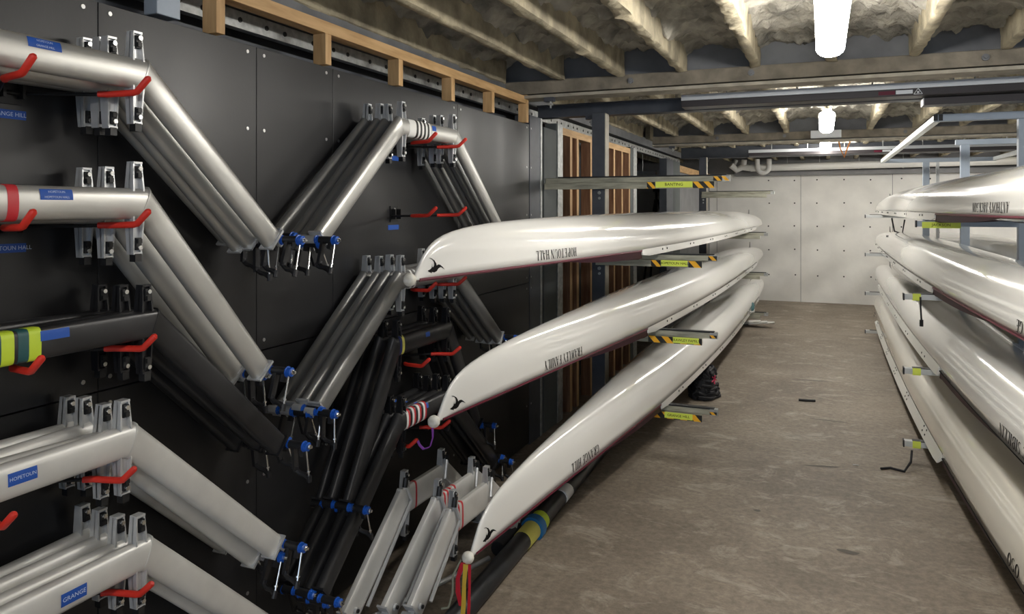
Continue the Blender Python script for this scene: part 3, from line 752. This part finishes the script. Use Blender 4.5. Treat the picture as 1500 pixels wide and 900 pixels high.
# ================================================================== WING RIGGERS
def prof(c, t, e, n=20):
    r = []
    for k in range(n):
        a = 2*PI*k/n; x, z = math.cos(a), math.sin(a)
        r.append((math.copysign(abs(x)**e, x)*t/2, math.copysign(abs(z)**e, z)*c/2))
    return r
def make_rigger(style, L, dY, dZ, c=.085, t=.045, e=.75, simple=False):
    body = {'alu': M['alu'], 'pale': M['alu3'], 'grey': M['alu2'], 'black': M['black']}[style]
    brm = M['brkb'] if style == 'black' else M['brk']
    root = empty('wing_rigger'); P = prof(c, t, e)
    ln = math.hypot(dY, dZ); d = (dY/ln, dZ/ln); nrm = (-d[1], d[0])
    dot = nrm[1]; m = (nrm[0]/(1+dot), (1+nrm[1])/(1+dot))
    def corner(sd, k=1., sh=0.): return [Vector((x*k, sd*(L+z*k*m[0]+sh*d[0]), z*k*m[1]+sh*d[1])) for x, z in P]
    mb = MB(); mb.loft([corner(-1), [Vector((x, -L+.06, z)) for x, z in P], [Vector((x, L-.06, z)) for x, z in P], corner(1)], body)
    mb.build('wing_bar', root, smooth=30)
    for sd in (-1, 1):
        mb = MB(); E = (L+dY, dZ)
        def sec(q, k=1.): return [Vector((x*k, sd*(L+q*dY+z*k*nrm[0]), q*dZ+z*k*nrm[1])) for x, z in P]
        rr = [corner(sd, 1.05, -.004), corner(sd, 1.05, .004), corner(sd, 1., .007), sec(.12), sec(.5, .98), sec(1., .93)]
        if sd < 0: rr = [list(reversed(r)) for r in rr]
        mb.loft(rr, body); arm = mb.build('arm', root, smooth=30)
        # end plate and pin lug
        mb = MB(); R = Matrix.Rotation(math.atan2(d[1], d[0]*sd), 3, 'X')
        mb.box((0, sd*(L+dY+.004*d[0]), dZ+.004*d[1]), (t+.012, .008, c*.98), brm if style != 'black' else M['brkb'], R)
        py, pz = L+dY+.030*d[0]+.012, dZ+.030*d[1]+.016
        mb.box((.004, sd*(py-.012), pz), (t*.8, .045, .028), brm, R)
        mb.tube([(-.03, sd*py, pz), (.012, sd*py, pz)], .017, brm, n=12)
        mb.build('pin_lug', arm, smooth=40)
        # oarlock on its pin; pin axis runs out from the wall
        ok = empty('oarlock'); 
        bpy.data.objects.remove(ok)
        mb = MB()
        mb.tube([(.012, 0, 0), (.12, 0, 0)], .005, M['chrome'], n=8)
        mb.tube([(.030, 0, 0), (.090, 0, 0)], .0145, M['plastic'], n=12)
        mb.box((.046, 0, -.046), (.012, .022, .092), M['plastic']); 
        mb.tube([(.046, 0, -.090), (.062, .002, -.102), (.082, .002, -.105), (.102, 0, -.114)], .0085, M['plastic'], n=8, rs=[.008, .0085, .0085, .010])
        mb.tube([(.046, 0, -.092), (.046, .0, -.080)], .0105, M['brkb'], n=8)
        mb.box((.082, 0, -.020), (.016, .020, .03), M['plastic'])
        oo = mb.build('oarlock', root, loc=(0, sd*py, pz), smooth=35)
        oo.rotation_euler = (random.uniform(-.3, .3), 0, 0)
        for x0, x1, r in ((.014, .030, .0165), (.090, .108, .0175)):
            mb = MB(); mb.tube([(x0, 0, 0), (x0+.003, 0, 0), (x0+.004, 0, 0), (x1, 0, 0)], r, M['blue'], n=10, rs=[r*1.08, r*1.08, r*.9, r*.9]); mb.build('bushing', oo, smooth=30)
        mb = MB(); mb.tube([(.108, 0, 0), (.114, 0, 0)], .0095, M['chrome'], n=6); mb.tube([(.114, 0, 0), (.122, 0, 0)], .0055, M['chrome'], n=8); mb.build('nut', oo, smooth=30)
        mb = MB(); mb.tube([(.098, 0, -.014), (.102, 0, -.108)], .0034, M['chrome'], n=8); mb.tube([(.1005, 0, -.088), (.101, 0, -.093)], .007, M['chrome'], n=8); mb.tube([(.102, 0, -.104), (.1025, 0, -.128)], .0085, M['plastic'], n=8)
        mb.build('gate_rod', oo, smooth=30)
    # mounting brackets: tapered channels above and below the bar near each end
    for sd in (-1, 1):
        y = sd*(L-.022)
        for up, h in ((1, .070), (-1, .094)):
            mb = MB(); z0 = up*(c/2-.008); z1 = up*(c/2+h); w0, w1, dp = .038, .029, .034
            for a, b_ in ((-1, -1), (1, 1)):
                mb.loft([[Vector((x, y+a*(w0/2)-a*q, z0)) for x, q in ((-dp/2, 0), (dp/2, 0), (dp/2, .005), (-dp/2, .005))], [Vector((x, y+a*(w1/2)-a*q, z1)) for x, q in ((-dp/2+.004, 0), (dp/2-.006, 0), (dp/2-.006, .005), (-dp/2+.004, .005))]], brm)
            mb.loft([[Vector((x, y+q, z0)) for x, q in ((-.002, -w0/2), (-.002, w0/2), (.003, w0/2), (.003, -w0/2))], [Vector((x, y+q, z1)) for x, q in ((-.002, -w1/2), (-.002, w1/2), (.003, w1/2), (.003, -w1/2))]], brm)
            mb.box((0, y, z1), (dp-.008, w1, .006), brm)
            br = mb.build('bracket', root, smooth=30)
            mb = MB(); zc = z1-up*.026
            mb.box((.009, y, zc), (.016, w1-.012, .034), M['rubber']); mb.box((.018, y, zc-.008*up), (.008, w1-.016, .012), M['rubber'])
            mb.tube([(.016, y, zc+.010*up), (.024, y, zc+.010*up)], .0065, M['chrome'], n=8)
            if up < 0: mb.box((.004, y, z1-.012), (.022, w1-.008, .022), M['rubber'])
            mb.build('clamp', br, smooth=30)
    root['c'] = c; 
    return root, P
def band(root, P, y0, y1, mt, name, k=1.035):
    mb = MB(); mb.loft([[Vector((x*k, y0, z*k)) for x, z in P], [Vector((x*k, y1, z*k)) for x, z in P]], mt); return mb.build(name, root, smooth=30)
def arm_band(root, P, L, dY, dZ, sd, q0, q1, mt, name, k=1.04):
    ln = math.hypot(dY, dZ); d = (dY/ln, dZ/ln); nrm = (-d[1], d[0])
    mb = MB(); mb.loft([[Vector((x*k, sd*(L+q*dY+z*k*nrm[0]), q*dZ+z*k*nrm[1])) for x, z in P] for q in (q0, q1)], mt); return mb.build(name, root, smooth=30)
def name_tape(root, P, y, w, z0, z1, words, tx=.0):
    """tape wrapped on the front face of the bar"""
    front = sorted([(z, x) for x, z in P if x >= 0]); 
    def fx(z): return lerp_tab(front, z)
    mb = MB(); n = 5; rr = []
    for k in range(n+1):
        z = z0+(z1-z0)*k/n; x = fx(z)+.0012; rr.append([Vector((x, y-w/2, z)), Vector((x, y+w/2, z))])
    mb.loft(rr, M['bluetape'], cap=False, closed=False)
    if words:
        lines = words.split('/'); hh = (z1-z0)/len(lines)
        for i, s in enumerate(lines):
            vs, fs = text_geo(s, min(hh*.62, w*1.35/max(4, len(s))))
            zc = z1-hh*(i+.5)
            mb.add([(fx(zc+v.y)+.0022, y+v.x, zc+v.y) for v in vs], fs, M['text'])
    return mb.build('name_tape', root, smooth=40)

ORD = ['front', 'second', 'third', 'fourth', 'fifth']
def stack(where, style, L, dY, dZ, yc, zc, xs, c=.085, t=.045, e=.75, jit=.006, styles=None, adjective=None, extra=None, tiltmax=.02):
    protos = {}; out = []
    for i, x in enumerate(xs):
        st = styles[i] if styles else style
        if st not in protos:
            r, P = make_rigger(st, L, dY, dZ, c, t, e); protos[st] = [r, P, False]
        pr = protos[st]
        r = copy_tree(pr[0]); P = pr[1]
        r.location = (x, yc+(random.uniform(-jit, jit) if i else 0), zc+(random.uniform(-jit, 0) if i else 0))
        r.rotation_euler = (random.uniform(-tiltmax, tiltmax) if i else 0, 0, 0)
        for ch in r.children:
            if ch.name.startswith('oarlock'): ch.rotation_euler = (random.uniform(-.45, .45), 0, 0)
        cn = {'alu': 'silver', 'pale': 'silver', 'grey': 'graphite grey', 'black': 'black'}[st]
        tag(r, f"{cn} rigger, {ORD[i]} in the {where}", 'rigger', 'wing riggers hanging on the black wall')
        out.append((r, P))
    for st, (r, P, u) in protos.items():
        for ch in list(r.children_recursive): bpy.data.objects.remove(ch)
        bpy.data.objects.remove(r)
    return out
def X4(n, x0=-1.775, d=.062): return [x0-d*i for i in range(n)]
YA = 1.27
s = stack("nearer wall column's topmost stack", 'alu', .28, .53, -.476, 1.255, 2.12, [-1.75, -1.835, -1.88, -1.955], jit=.012)
name_tape(s[0][0], s[0][1], -.015, .085, .012, .036, 'HOPETOUN/GRANGE HILL')
s = stack("nearer wall column's stack with red stripes", 'alu', .28, .475, -.555, 1.255, 1.762, [-1.75, -1.85, -1.94], jit=.012)
name_tape(s[0][0], s[0][1], .015, .085, .008, .034, 'HOPETOUN/HOPETOUN HALL')
for a in (-.155, -.105): band(s[0][0], s[0][1], a, a+.026, M['redtape'], 'red_stripe')
s = stack("nearer wall column's black stack with lime tape", 'black', .30, .53, -.496, 1.265, 1.425, [-1.75, -1.84, -1.93], jit=.01, c=.078, e=.45)
name_tape(s[0][0], s[0][1], .0, .075, .006, .030, None)
for a in (-.20, -.13, -.065): band(s[0][0], s[0][1], a, a+.030, M['limey'], 'lime_tape'); band(s[0][0], s[0][1], a-.026, a, M['teal'], 'teal_tape', 1.025)
s = stack("nearer wall column's fourth stack down", 'pale', .28, .58, -.53, 1.215, 1.116, [-1.75, -1.82, -1.89, -1.955], jit=.01, tiltmax=.03)
name_tape(s[0][0], s[0][1], -.03, .07, -.008, .022, 'HOPETOUN')
s = stack("nearer wall column's lowest stack", 'pale', .28, .53, -.50, 1.265, .787, [-1.75, -1.82, -1.885, -1.95], jit=.01, tiltmax=.03)
name_tape(s[0][0], s[0][1], .05, .07, -.020, .012, 'GRANGE')
s = stack("further wall column's topmost stack", 'alu', .275, .58, -.486, 3.215, 2.12, [-1.77, -1.84, -1.885, -1.95], styles=['alu', 'grey', 'grey', 'grey'], c=.082)  # rear silver riggers take the grey wing colour in place of shade
band(s[0][0], s[0][1], -.215, -.155, M['white'], 'white_tape', 1.03)
for a in (-.15, -.115, -.08, -.045): band(s[0][0], s[0][1], a, a+.016, M['haz_k'], 'black_tape', 1.04); band(s[0][0], s[0][1], a+.016, a+.033, M['white'], 'white_tape', 1.035)
name_tape(s[0][0], s[0][1], .02, .04, .005, .03, None)
s = stack("further wall column's stack behind the topmost bow ball", 'grey', .28, .576, -.435, 3.22, 1.42, [-1.775, -1.835, -1.885, -1.955], c=.085)
for k in (0, 2, 3):
    for a in (-.20, -.165): band(s[k][0], s[k][1], a, a+.014, M['white'], 'white_tape')
s = stack("further wall column's black stack with yellow tape", 'black', .26, .34, -.57, 3.16, 1.13, X4(3, -1.77, .07), c=.085)
band(s[0][0], s[0][1], -.225, -.205, M['yel'], 'yellow_tape', 1.06); band(s[0][0], s[0][1], -.245, -.226, M['navy'], 'blue_tape', 1.05)
name_tape(s[0][0], s[0][1], .01, .04, .004, .026, None); name_tape(s[1][0], s[1][1], -.12, .04, .004, .026, None)
s = stack("further wall column's black stack with red and white tape", 'black', .24, .55, -.49, 3.12, .80, [-1.735, -1.79, -1.845, -1.90], c=.085)
for a in (-.205, -.155, -.105, -.055):
    band(s[0][0], s[0][1], a, a+.016, M['white'], 'white_tape', 1.05); band(s[0][0], s[0][1], a+.016, a+.030, M['redtape'], 'red_tape', 1.06); 
for k in range(4): name_tape(s[k][0], s[k][1], -.02, .03, .012, .036, None)

# riggers standing on the floor: flatter extrusions with a strut along each arm
def floor_rigger(x, yc, zc, L, dY, dZ, label, stripes):
    r, P = make_rigger('pale', L, dY, dZ, .125, .036, .5)
    for ch in list(r.children_recursive):
        if ch.name.split('.')[0] in ('oarlock', 'bushing', 'nut', 'gate_rod'): bpy.data.objects.remove(ch)
    for sd in (-1, 1):
        mb = MB(); mb.tube([(.02, sd*(L+.0), .085), (.030, sd*(L-.035), .0), (.030, sd*(L+dY*.9-.055), dZ*.97)], .008, M['brk'], n=8)
        mb.tube([(.02, sd*(L-.005), .11), (.02, sd*(L+.005), .07)], .012, M['rubber'], n=8); st = mb.build('strut', r, smooth=40)
        mb = MB(); mb.tube([(.018, sd*(L+dY*.93), dZ*.93), (.028, sd*(L+dY*.93), dZ*.93)], .014, M['brk'], n=12); mb.tube([(.028, sd*(L+dY*.93), dZ*.93), (.034, sd*(L+dY*.93), dZ*.93)], .008, M['rubber'], n=10)
        mb.build('pin_bolt', st, smooth=30)
    for a in stripes: band(r, P, a, a+.013, M['redtape'], 'red_stripe', 1.02)
    r.location = (x, yc, zc); r.rotation_euler = (0, 0, -math.radians(2))
    tag(r, label, 'rigger', None); return r
# (top tilts toward the wall)
A14 = math.radians(2)
FLOOR = [(-1.53, 2.984, .353, .31, -.25, 'silver rigger standing on the floor, frontmost, two red stripes by its bracket', (-.15, -.115)),
 (-1.63, 3.029, .372, .39, -.28, 'silver rigger on the floor leaning just behind the frontmost one', (-.14, -.11, -.08, -.04)),
 (-1.76, 2.95, .42, .40, -.33, 'silver rigger on the floor nearest the black wall, single red stripe', (-.10,))]
for (cx, cy, cz, dy, dz, lab, st) in FLOOR: floor_rigger(cx+.19*math.sin(A14), cy+.19*math.cos(A14), cz, .19, dy, dz, lab, st)
mb = MB(); mb.tube([(-1.80, 2.62, .012), (-1.53, 3.40, .012)], .0115, M['brk'], n=10); mb.tube([(-1.81, 2.60, .012), (-1.79, 2.66, .012)], .015, M['rubber'], n=10)
tag(mb.build('metal_tube'), 'bright metal tube lying on the floor under the standing riggers', 'tube')

# ------------------------------------------------------------------ hooks on the wall
def hook(yc, z, label, words=None, tape=True):
    t = empty('wall_hook', (-2.0, yc, z))
    mb = MB(); mb.b2((0, -.035, -.035), (.006, .035, .045), M['rubber']); mb.b2((.006, -.03, -.02), (.03, -.022, .03), M['rubber']); mb.b2((.006, .022, -.02), (.03, .03, .03), M['rubber'])
    mb.tube([(.012, -.03, -.005), (.012, .03, -.005)], .006, M['rubber'], n=8); mb.tube([(.004, 0, .03), (.009, 0, .03)], .006, M['screw'], n=8); mb.build('bracket', t, smooth=30)
    for sd in (-1, 1):
        mb = MB(); mb.tube([(.012, sd*.03, -.005), (.20, sd*.140, -.002), (.27, sd*.155, 0)], .0052, M['rubber'], n=8); rod = mb.build('rod', t, smooth=40)
        mb = MB(); mb.tube([(.180, sd*.126, -.002), (.20, sd*.140, -.002), (.278, sd*.155, 0), (.290, sd*.157, .003), (.328, sd*.159, .036), (.332, sd*.159, .040)], .0088, M['red'], n=10, rs=[.0085, .009, .009, .009, .009, .005]); mb.build('red_sleeve', rod, smooth=50)
    if tape:
        mb = MB(); w, zz = .05, -.062
        mb.b2((.0, -w, zz-.012), (.0015, w, zz+.012), M['bluetape'])
        if words:
            vs, fs = text_geo(words, .016); mb.add([(.0022, v.x, zz+v.y) for v in vs], fs, M['text'])
        mb.build('name_tape', t, smooth=0)
    return tag(t, label, 'hook', 'black wall hooks with red tips')
hook(1.33, 2.062, 'red-tipped double hook under the nearer topmost silver riggers', 'GRANGE HILL')
hook(1.33, 1.705, 'red-tipped double hook under the silver rigger with red stripes', 'HOPETOUN HALL')
hook(1.35, 1.366, 'red-tipped double hook under the lime taped black rigger', tape=False)
hook(1.285, 1.028, 'red-tipped double hook under the fourth level silver riggers', tape=False)
hook(1.34, .700, 'red-tipped double hook under the lowest silver riggers')
hook(3.27, 2.064, 'red-tipped double hook under the riggers with black and white tape')
hook(3.27, 1.715, 'empty red-tipped double hook between two levels of riggers')
hook(3.27, 1.362, 'red-tipped double hook under the graphite riggers behind the topmost bow')
hook(3.205, 1.018, 'red-tipped double hook under the black rigger with yellow tape', tape=False)
hook(3.09, .680, 'red-tipped double hook under the red and white striped rigger')

# ================================================================== SMALL THINGS ON THE FLOOR
def pole(x0, x1, y0, y1, r, label, taped):
    t = empty('carbon_pole', (x0, y0, r)); L = y1-y0; dx = x1-x0
    mb = MB(); mb.tube([(dx*q, L*q, 0) for q in (0, .002, .25, .5, .75, 1)], r, M['tealstrip'], n=18, rs=[r*.9]+[r]*5); mb.build('shaft', t, smooth=50)
    if taped:
        for q0, q1, mt, k, nm in ((.250, .285, 'yel', 1.06, 'yellow_sleeve'), (.286, .300, 'bluecol', 1.35, 'blue_collar'), (.302, .320, 'limey', 1.1, 'lime_sleeve')):
            mb = MB(); mb.tube([(dx*q0, L*q0, 0), (dx*q1, L*q1, 0)], r*k, M[mt], n=18); mb.build(nm, t, smooth=40)
        mb = MB(); mb.tube([(dx*.40+.012, L*.40, .008), (dx*.43+.012, L*.43, .008)], r*.9, M['white'], n=18); mb.build('white_label', t, smooth=40)
    return tag(t, label, 'pole')
pole(-1.40, -1.47, 2.55, 6.6, .048, 'black pole on the floor with yellow sleeve and blue collar', True)
pole(-1.505, -1.575, 3.45, 6.9, .040, 'plain black pole on the floor beside the collared pole', False)
# pile of black straps
def blob_strap(cx, cy, seed):
    rnd = random.Random(seed); mb = MB()
    for k in range(34):
        a = rnd.uniform(0, 2*PI); h = rnd.uniform(.02, .26); pts = []
        r0 = .13*(1-.4*h/.3)
        for j in range(7):
            b = a+j*.42; pts.append((cx+r0*math.cos(b)+rnd.uniform(-.025, .025), cy+1.6*r0*math.sin(b)+rnd.uniform(-.03, .03), max(.012, h+rnd.uniform(-.03, .03))))
        mb.tube(pts, .014, M['strap'], n=6)
    rings = []
    for i in range(7):
        h = .28*i/6; r = .13*(1-.25*(i/6))*(1 if i < 6 else .5)
        rings.append([Vector((cx+r*(1+.2*noise.noise(Vector((math.cos(q)*2, math.sin(q)*2, h*9))))*math.cos(q), cy+1.5*r*math.sin(q), h+.002)) for q in [2*PI*k/14 for k in range(14)]])
    mb.loft(rings, M['strap'])
    o = mb.build('strap_pile', smooth=50)
    k = MB()
    for q in range(5):
        a = q*1.256; k.tube([(cx+.125, cy-.16, .2), (cx+.125+.02*math.cos(a), cy-.19+.02*math.sin(a), .2+.035*math.sin(a))], .006, M['pink'], n=5)
    k.build('pink_tag', o)
    return tag(o, 'tangled black straps with a pink red tag heaped under the lowest white shell', 'straps')
blob_strap(-1.03, 7.15, 3)
# white blades and teal shoes by the end of the further rack
for i, (x, y, rz, lab) in enumerate([(-1.02, 11.66, .9, 'white oar blade on the floor, tucked furthest under the shells'), (-.93, 11.62, .8, 'white oar blade lying between two others on the floor'), (-.83, 11.6, .7, 'white oar blade on the floor reaching furthest into the aisle')]):
    t = empty('oar_blade', (x, y, .0), rz+.9)
    mb = MB(); rr = []
    for k in range(9):
        q = k/8; w = .045+.055*math.sin(PI*min(1, q*.75)); z = .03+.03*i*0+.035*(1-q)
        rr.append([Vector((-w, -.18+.36*q, z+.012)), Vector((0, -.18+.36*q, z-.006)), Vector((w, -.18+.36*q, z+.012)), Vector((w, -.18+.36*q, z+.020)), Vector((0, -.18+.36*q, z+.004)), Vector((-w, -.18+.36*q, z+.020))])
    mb.loft(rr, M['spoon']); mb.build('spoon', t, smooth=40)
    mb = MB(); mb.tube([(0, .16, .034), (0, .42, .02)], .016, M['tealstrip'], n=10); mb.build('shaft', t, smooth=40)
    tag(t, lab, 'oar blade', 'white blades on the floor')
for i, (x, lab) in enumerate([(-.99, 'teal shoe on the lowest arm, nearest the shell'), (-.905, 'teal shoe on the lowest arm, toward the aisle')]):
    t = empty('rowing_shoe', (x, 10.87, LEFT_Z['c']+.006))
    mb = MB(); rr = []
    for y, w, h in ((-.12, .018, .03), (-.10, .034, .045), (-.05, .038, .06), (.0, .034, .085), (.05, .03, .10), (.10, .03, .10), (.125, .02, .09)):
        rr.append([Vector((w*math.cos(a), y, .014+h*(.5+.5*math.sin(a)))) for a in [2*PI*k/12 for k in range(12)]])
    mb.loft(rr, M['shoe']); mb.build('upper', t, smooth=60)
    mb = MB(); mb.loft([[Vector((w*s_, y, z)) for s_, z in ((-1, 0), (1, 0), (1, .02), (-1, .02))] for y, w in ((-.13, .02), (-.1, .038), (-.04, .041), (.04, .034), (.1, .033), (.13, .02))], M['spoon']); mb.build('sole', t, smooth=40)
    tag(t, lab, 'shoe', 'teal shoes on the lowest arm')
# black strap hanging to the floor by the pale rack
mb = MB(); mb.tube([(.56, 5.75, .10), (.545, 5.66, .05), (.50, 5.58, .008), (.42, 5.62, .008), (.36, 5.58, .008)], .008, M['strap'], n=6)
tag(mb.build('strap'), 'black strap trailing on the floor by the lowest pale rack arm', 'strap')
mb = MB(); mb.tube([(.62, 5.828, 1.14), (.62, 5.826, 1.08), (.625, 5.82, .98)], .006, M['strap'], n=6); mb.tube([(.625, 5.82, .985), (.625, 5.82, .94)], .012, M['rubber'], n=8)
tag(mb.build('strap'), 'short black strap dangling under the second shell of the pale rack', 'strap')
# small bits on the floor
for (x, y, l, r, lab) in [(.30, 3.0, .04, .6, 'pale sliver of debris on the concrete near the lowest corner'), (.19, 5.6, .035, .2, 'white scrap on the open floor in the aisle')]:
    mb = MB(); mb.tube([(x, y, .004), (x+l*math.cos(r)*.5, y+l*math.sin(r)*.5, .006), (x+l*math.cos(r), y+l*math.sin(r), .004)], .003, M['spoon'], n=6); tag(mb.build('debris'), lab, 'debris')
mb = MB(); mb.tube([(-.20, 7.28, .012), (-.06, 7.30, .012)], .011, M['rubber'], n=8); tag(mb.build('debris'), 'dark stick of debris beside the strap pile', 'debris')

# things seen through the gap beyond the studs
t = empty('tripod', (-2.75, 13.4, 0))
mb = MB(); mb.tube([(0, 0, 1.2), (0, 0, 2.05)], .02, M['rubber'], n=8); mb.box((0, 0, 2.08), (.09, .12, .08), M['rubber']); mb.build('column', t)
for k in range(3):
    a = 2*PI*k/3+.4; mb = MB(); mb.tube([(.03*math.cos(a), .03*math.sin(a), 1.9), (.42*math.cos(a), .42*math.sin(a), 0.02)], .018, M['rubber'], n=8); mb.build('leg', t)
tag(t, 'black tripod standing in the dim room beyond the studs', 'tripod')
t = empty('batten_lamp', (-2.75, 12.3, 2.33))
mb = MB(); mb.b2((-.22, -.05, -.03), (.22, .05, .03), M['lampoff']); mb.build('housing', t, bevel=.004, smooth=0)
mb = MB(); mb.tube([(0, 0, .03), (0, 0, .5)], .006, M['gal'], n=6); mb.build('hanger', t)
tag(t, 'unlit white batten lamp hanging in the dim room beyond the studs', 'lamp')
mb = MB()
mb.tube([(.83, 10.9, 1.62), (.86, 10.88, 1.45), (.95, 10.88, 1.42), (.98, 10.9, 1.60)], .010, M['strap'], n=6); mb.box((.80, 10.88, 1.38), (.07, .05, .03), M['strap'])
tag(mb.build('strap'), 'black strap and buckle hanging under the topmost shell of the pale rack', 'strap')

# ================================================================== LIGHT, CAMERA
w = bpy.data.worlds.new('world'); SC.world = w; w.use_nodes = True
bg = w.node_tree.nodes['Background']; bg.inputs['Color'].default_value = (.62, .78, 1., 1); bg.inputs['Strength'].default_value = .9
cam = bpy.data.cameras.new('camera'); co = bpy.data.objects.new('camera', cam); COL.objects.link(co)
co.location = (0, 0, 1.75); co.rotation_euler = (PI/2, 0, math.atan(455/1100))
cam.sensor_width = 36; cam.lens = 1100/1500*36; cam.shift_y = -145/1500; cam.clip_start = .05
SC.camera = co
SC.view_settings.view_transform = 'Standard'; SC.view_settings.look = 'None'; SC.view_settings.gamma = 1; SC.view_settings.use_curve_mapping = False
SC.view_settings.exposure = .85
